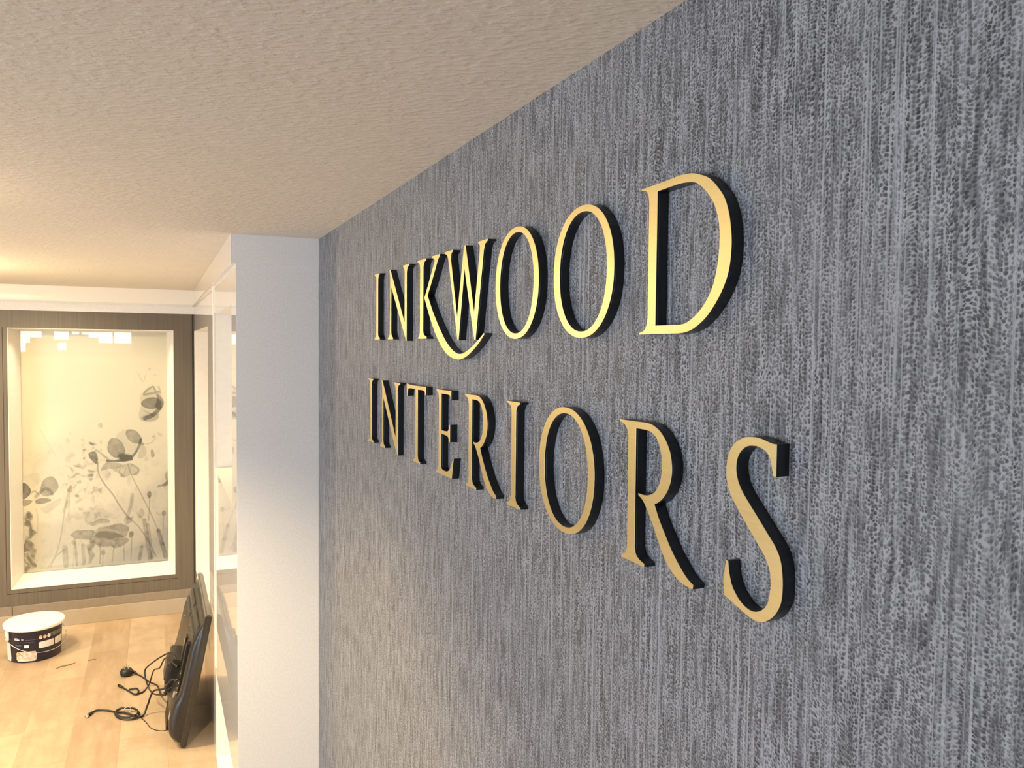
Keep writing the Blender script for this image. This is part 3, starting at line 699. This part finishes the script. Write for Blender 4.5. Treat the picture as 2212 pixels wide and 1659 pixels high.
pf = spline([(v, n, 0) for v, n in prof], 4); rings = []
for u, k, ins in us:
    rings.append([b.verts.new(L(u, ins+(q.x)*(1-2*ins), .028+(q.y-.028)*k)) for q in pf])
for r0, r1 in zip(rings, rings[1:]):
    for i in range(len(pf)-1): b.faces.new((r0[i], r0[i+1], r1[i+1], r1[i]))
    b.faces.new((r0[-1], r0[0], r1[0], r1[-1]))
b.faces.new(rings[0]); b.faces.new(rings[-1][::-1])
shell = build('back_shell', b, TVB, tv, True)
def pn(v):   # outer surface height of the shell at v
    for q0, q1 in zip(pf, pf[1:]):
        if q0.x <= v <= q1.x: return q0.y+(q1.y-q0.y)*(v-q0.x)/(q1.x-q0.x)
    return .08
VENT = plain('vent_slot_dark', (.004, .004, .003), .6); VENTL = plain('vent_rib_grey', (.10, .09, .07), .4)
for bank, (ua, ub) in enumerate(((.07, .40), (.46, .79))):       # two banks of cooling slots on the sloping top
    b = bmesh.new(); n = 30
    for k in range(n):
        u = ua+(ub-ua)*k/n
        for v0, v1 in ((.515, .55), (.562, .60)):
            lbox(b, u, u+(ub-ua)/n*.5, v0, v1, pn((v0+v1)/2)-.004, pn((v0+v1)/2)+.003)
    build('vent_grille', b, VENTL, tv)
b = bmesh.new(); lbox(b, .075, .125, .17, .50, .06, .0885, .002); build('port_panel', b, TVP, tv)
for v in (.24, .265, .29, .34):
    b = bmesh.new(); tube(b, [L(.10, v, .087), L(.10, v, .0925)], .0055, 12); build('socket', b, CHROME, tv)
b = bmesh.new(); lbox(b, .13, .16, .20, .225, .07, .0995, .001); build('sticker', b, SILVER, tv)
b = bmesh.new(); lbox(b, .062, .09, .115, .155, .09, .1055, .001); build('sticker', b, SILVER, tv)
b = bmesh.new(); lbox(b, .31, .56, .16, .33, .06, .125, .006); build('stand_block', b, TVB, tv)
b = bmesh.new(); lbox(b, .34, .53, .19, .30, .12, .137, .003); lbox(b, .36, .51, .20, .29, .135, .142, .003); build('mounting_plate', b, plain('grey_plate', (.05, .045, .04), .35), tv)
for uu, vv in ((.20, .47), (.20, .40), (.64, .47), (.64, .35), (.31, .52)):
    b = bmesh.new(); tube(b, [L(uu, vv, .070), L(uu, vv, pn(vv)+.004)], .007, 14); build('screw', b, CHROME, tv)
for u0 in (.10, .56):
    b = bmesh.new(); lbox(b, u0, u0+.22, .045, .12, .085, .106, .004); build('speaker_grille', b, TVP, tv)
b = bmesh.new()
for k in range(3): lbox(b, .17+.02*k, .178+.02*k, .26, .46, .07, .082, .002)
lbox(b, .25, .30, .25, .48, .07, .084, .003); build('moulded_rib', b, TVG, tv)

# ------------------------------------------------------------------ cables on the floor by the television
def cable(name, pts, r, label, extra=None, n=6, solo=False):
    if solo:
        bm = bmesh.new(); tube(bm, spline(pts, n), r, 8); return tag(build(name, bm, CABLE, None, True), label, 'cable')
    root = empty(name, (pts[0][0], pts[0][1], 0), label, 'cable')
    bm = bmesh.new(); tube(bm, spline(pts, n), r, 8); build('cord', bm, CABLE, root, True)
    return root
def tvp(u, v, n): return tuple(L(u, v, n))
rp = cable('power_cable', [(-.160, 5.43, .012), (-.112, 5.365, .004), (-.067, 5.258, .004), (-.02, 5.17, .006), (0.0, 4.95, .03), tvp(.42, .12, .115), tvp(.33, .15, .128), tvp(.30, .20, .09)], .0042, 'black mains lead with a three-pin plug lying on the floor')
b = bmesh.new(); lathe(b, [(.004, 0), (.030, .002), (.036, .010), (.036, .030), (.030, .040), (.010, .046), (.002, .046)], -.195, 5.42, .001, 28, capb=True, capt=True)
build('plug', b, CABLE, rp, True)
b = bmesh.new()
for dx, dy in ((0, .010), (-.011, -.010), (.011, -.010)): box(b, -.195+dx-.003, -.195+dx+.003, 5.42+dy-.003, 5.42+dy+.003, .045, .063)
build('pin', b, CHROME, rp)
b = bmesh.new(); tube(b, [(-.172, 5.432, .02), (-.15, 5.425, .014), (-.135, 5.40, .008)], [.011, .008, .0045], 10); build('strain_relief', b, CABLE, rp, True)
ra = cable('aerial_cable', [(-.220, 5.242, .006), (-.183, 5.171, .006), (-.141, 5.092, .006), (-.122, 5.10, .012), (-.132, 5.165, .010), (-.175, 5.172, .008)], .0048, 'short doubled black lead end on the floor, nearest the mains plug')
b = bmesh.new(); tube(b, [(-.232, 5.262, .007), (-.21, 5.222, .007)], [.0085, .0075], 10); build('lead_tip', b, CABLE, ra, True)
b = bmesh.new(); tube(b, spline([(-.141, 5.092, .008), (-.100, 5.109, .006), (-.066, 5.2, .010), (-.04, 5.12, .12), tvp(.55, .20, .16), tvp(.40, .31, .15), tvp(.22, .33, .10)], 6), .0042, 8); build('cord', b, CABLE, ra, True)
rl = cable('looped_cable', [tvp(.30, .30, .088), tvp(.40, .34, .13), (-.06, 4.95, .22), (-.085, 4.98, .16), (-.05, 4.9, .08), tvp(.42, .10, .112)], .0042, 'black lead bulging out in a bend from behind the television', solo=True)
rh = cable('video_cable', [(-.350, 4.925, .007), (-.326, 4.942, .008), (-.279, 4.923, .007), (-.231, 4.879, .008), (-.185, 4.84, .012), (-.117, 4.765, .012), (-.090, 4.78, .008), (-.07, 4.80, .05), (-.04, 4.76, .14), tvp(.33, .17, .135), tvp(.22, .26, .115), tvp(.11, .30, .105), tvp(.10, .31, .09)], .0052, 'thick black lead with a silver connector and coiled tied middle on the floor')
b = bmesh.new(); tube(b, [(-.352, 4.922, .007), (-.366, 4.895, .007)], [.008, .0095], 10); build('connector_grip', b, CABLE, rh, True)
b = bmesh.new(); tube(b, [(-.366, 4.895, .007), (-.376, 4.872, .007)], [.0075, .0075], 10); build('connector_tip', b, CHROME, rh, True)
for k, (rx, ry, ph, zz) in enumerate(((.068, .050, 0, .012), (.060, .040, .5, .020), (.066, .045, -.4, .016))):
    b = bmesh.new(); cx, cy = -.172, 4.822
    pts = [(cx+rx*math.cos(t)*.85+.02*math.sin(t), cy-rx*math.cos(t)*.75+ry*math.sin(t), zz+.006*math.sin(t+ph)) for t in [2*math.pi*i/28 for i in range(29)]]
    tube(b, pts, .0042, 8); build('coil', b, CABLE, rh, True)
b = bmesh.new(); tube(b, [(-.172+.018*math.cos(t), 4.86, .018+.016*math.sin(t)) for t in [2*math.pi*i/16 for i in range(17)]], .002, 6); build('cable_tie', b, TIE, rh, True)
rt_ = cable('thin_wire', [(-.100, 4.755, .003), (-.075, 4.69, .003), (-.054, 4.617, .003), (-.02, 4.57, .003), (.018, 4.555, .003), tvp(.22, .02, .07)], .0022, 'thin dark wire curving over the floor to the bottom edge of the television', solo=True)
for pts, lab in (([(-.605, 5.69), (-.585, 5.716), (-.54, 5.732), (-.50, 5.757)], 'small dark sliver of debris on the floor before the paint tub'),
                 ([(-.43, 5.764), (-.405, 5.775), (-.382, 5.769)], 'tiny pale sliver of debris on the floor right of the paint tub')):
    b = bmesh.new(); P = spline([(x, y, .003) for x, y in pts], 5); m = len(P)
    tube(b, P, [.001+.0035*math.sin(math.pi*(i+.5)/m) for i in range(m)], 6)
    o = build('debris_sliver', b, plain('brown_sliver', (.22, .165, .105), .7), None, True); tag(o, lab, 'debris')
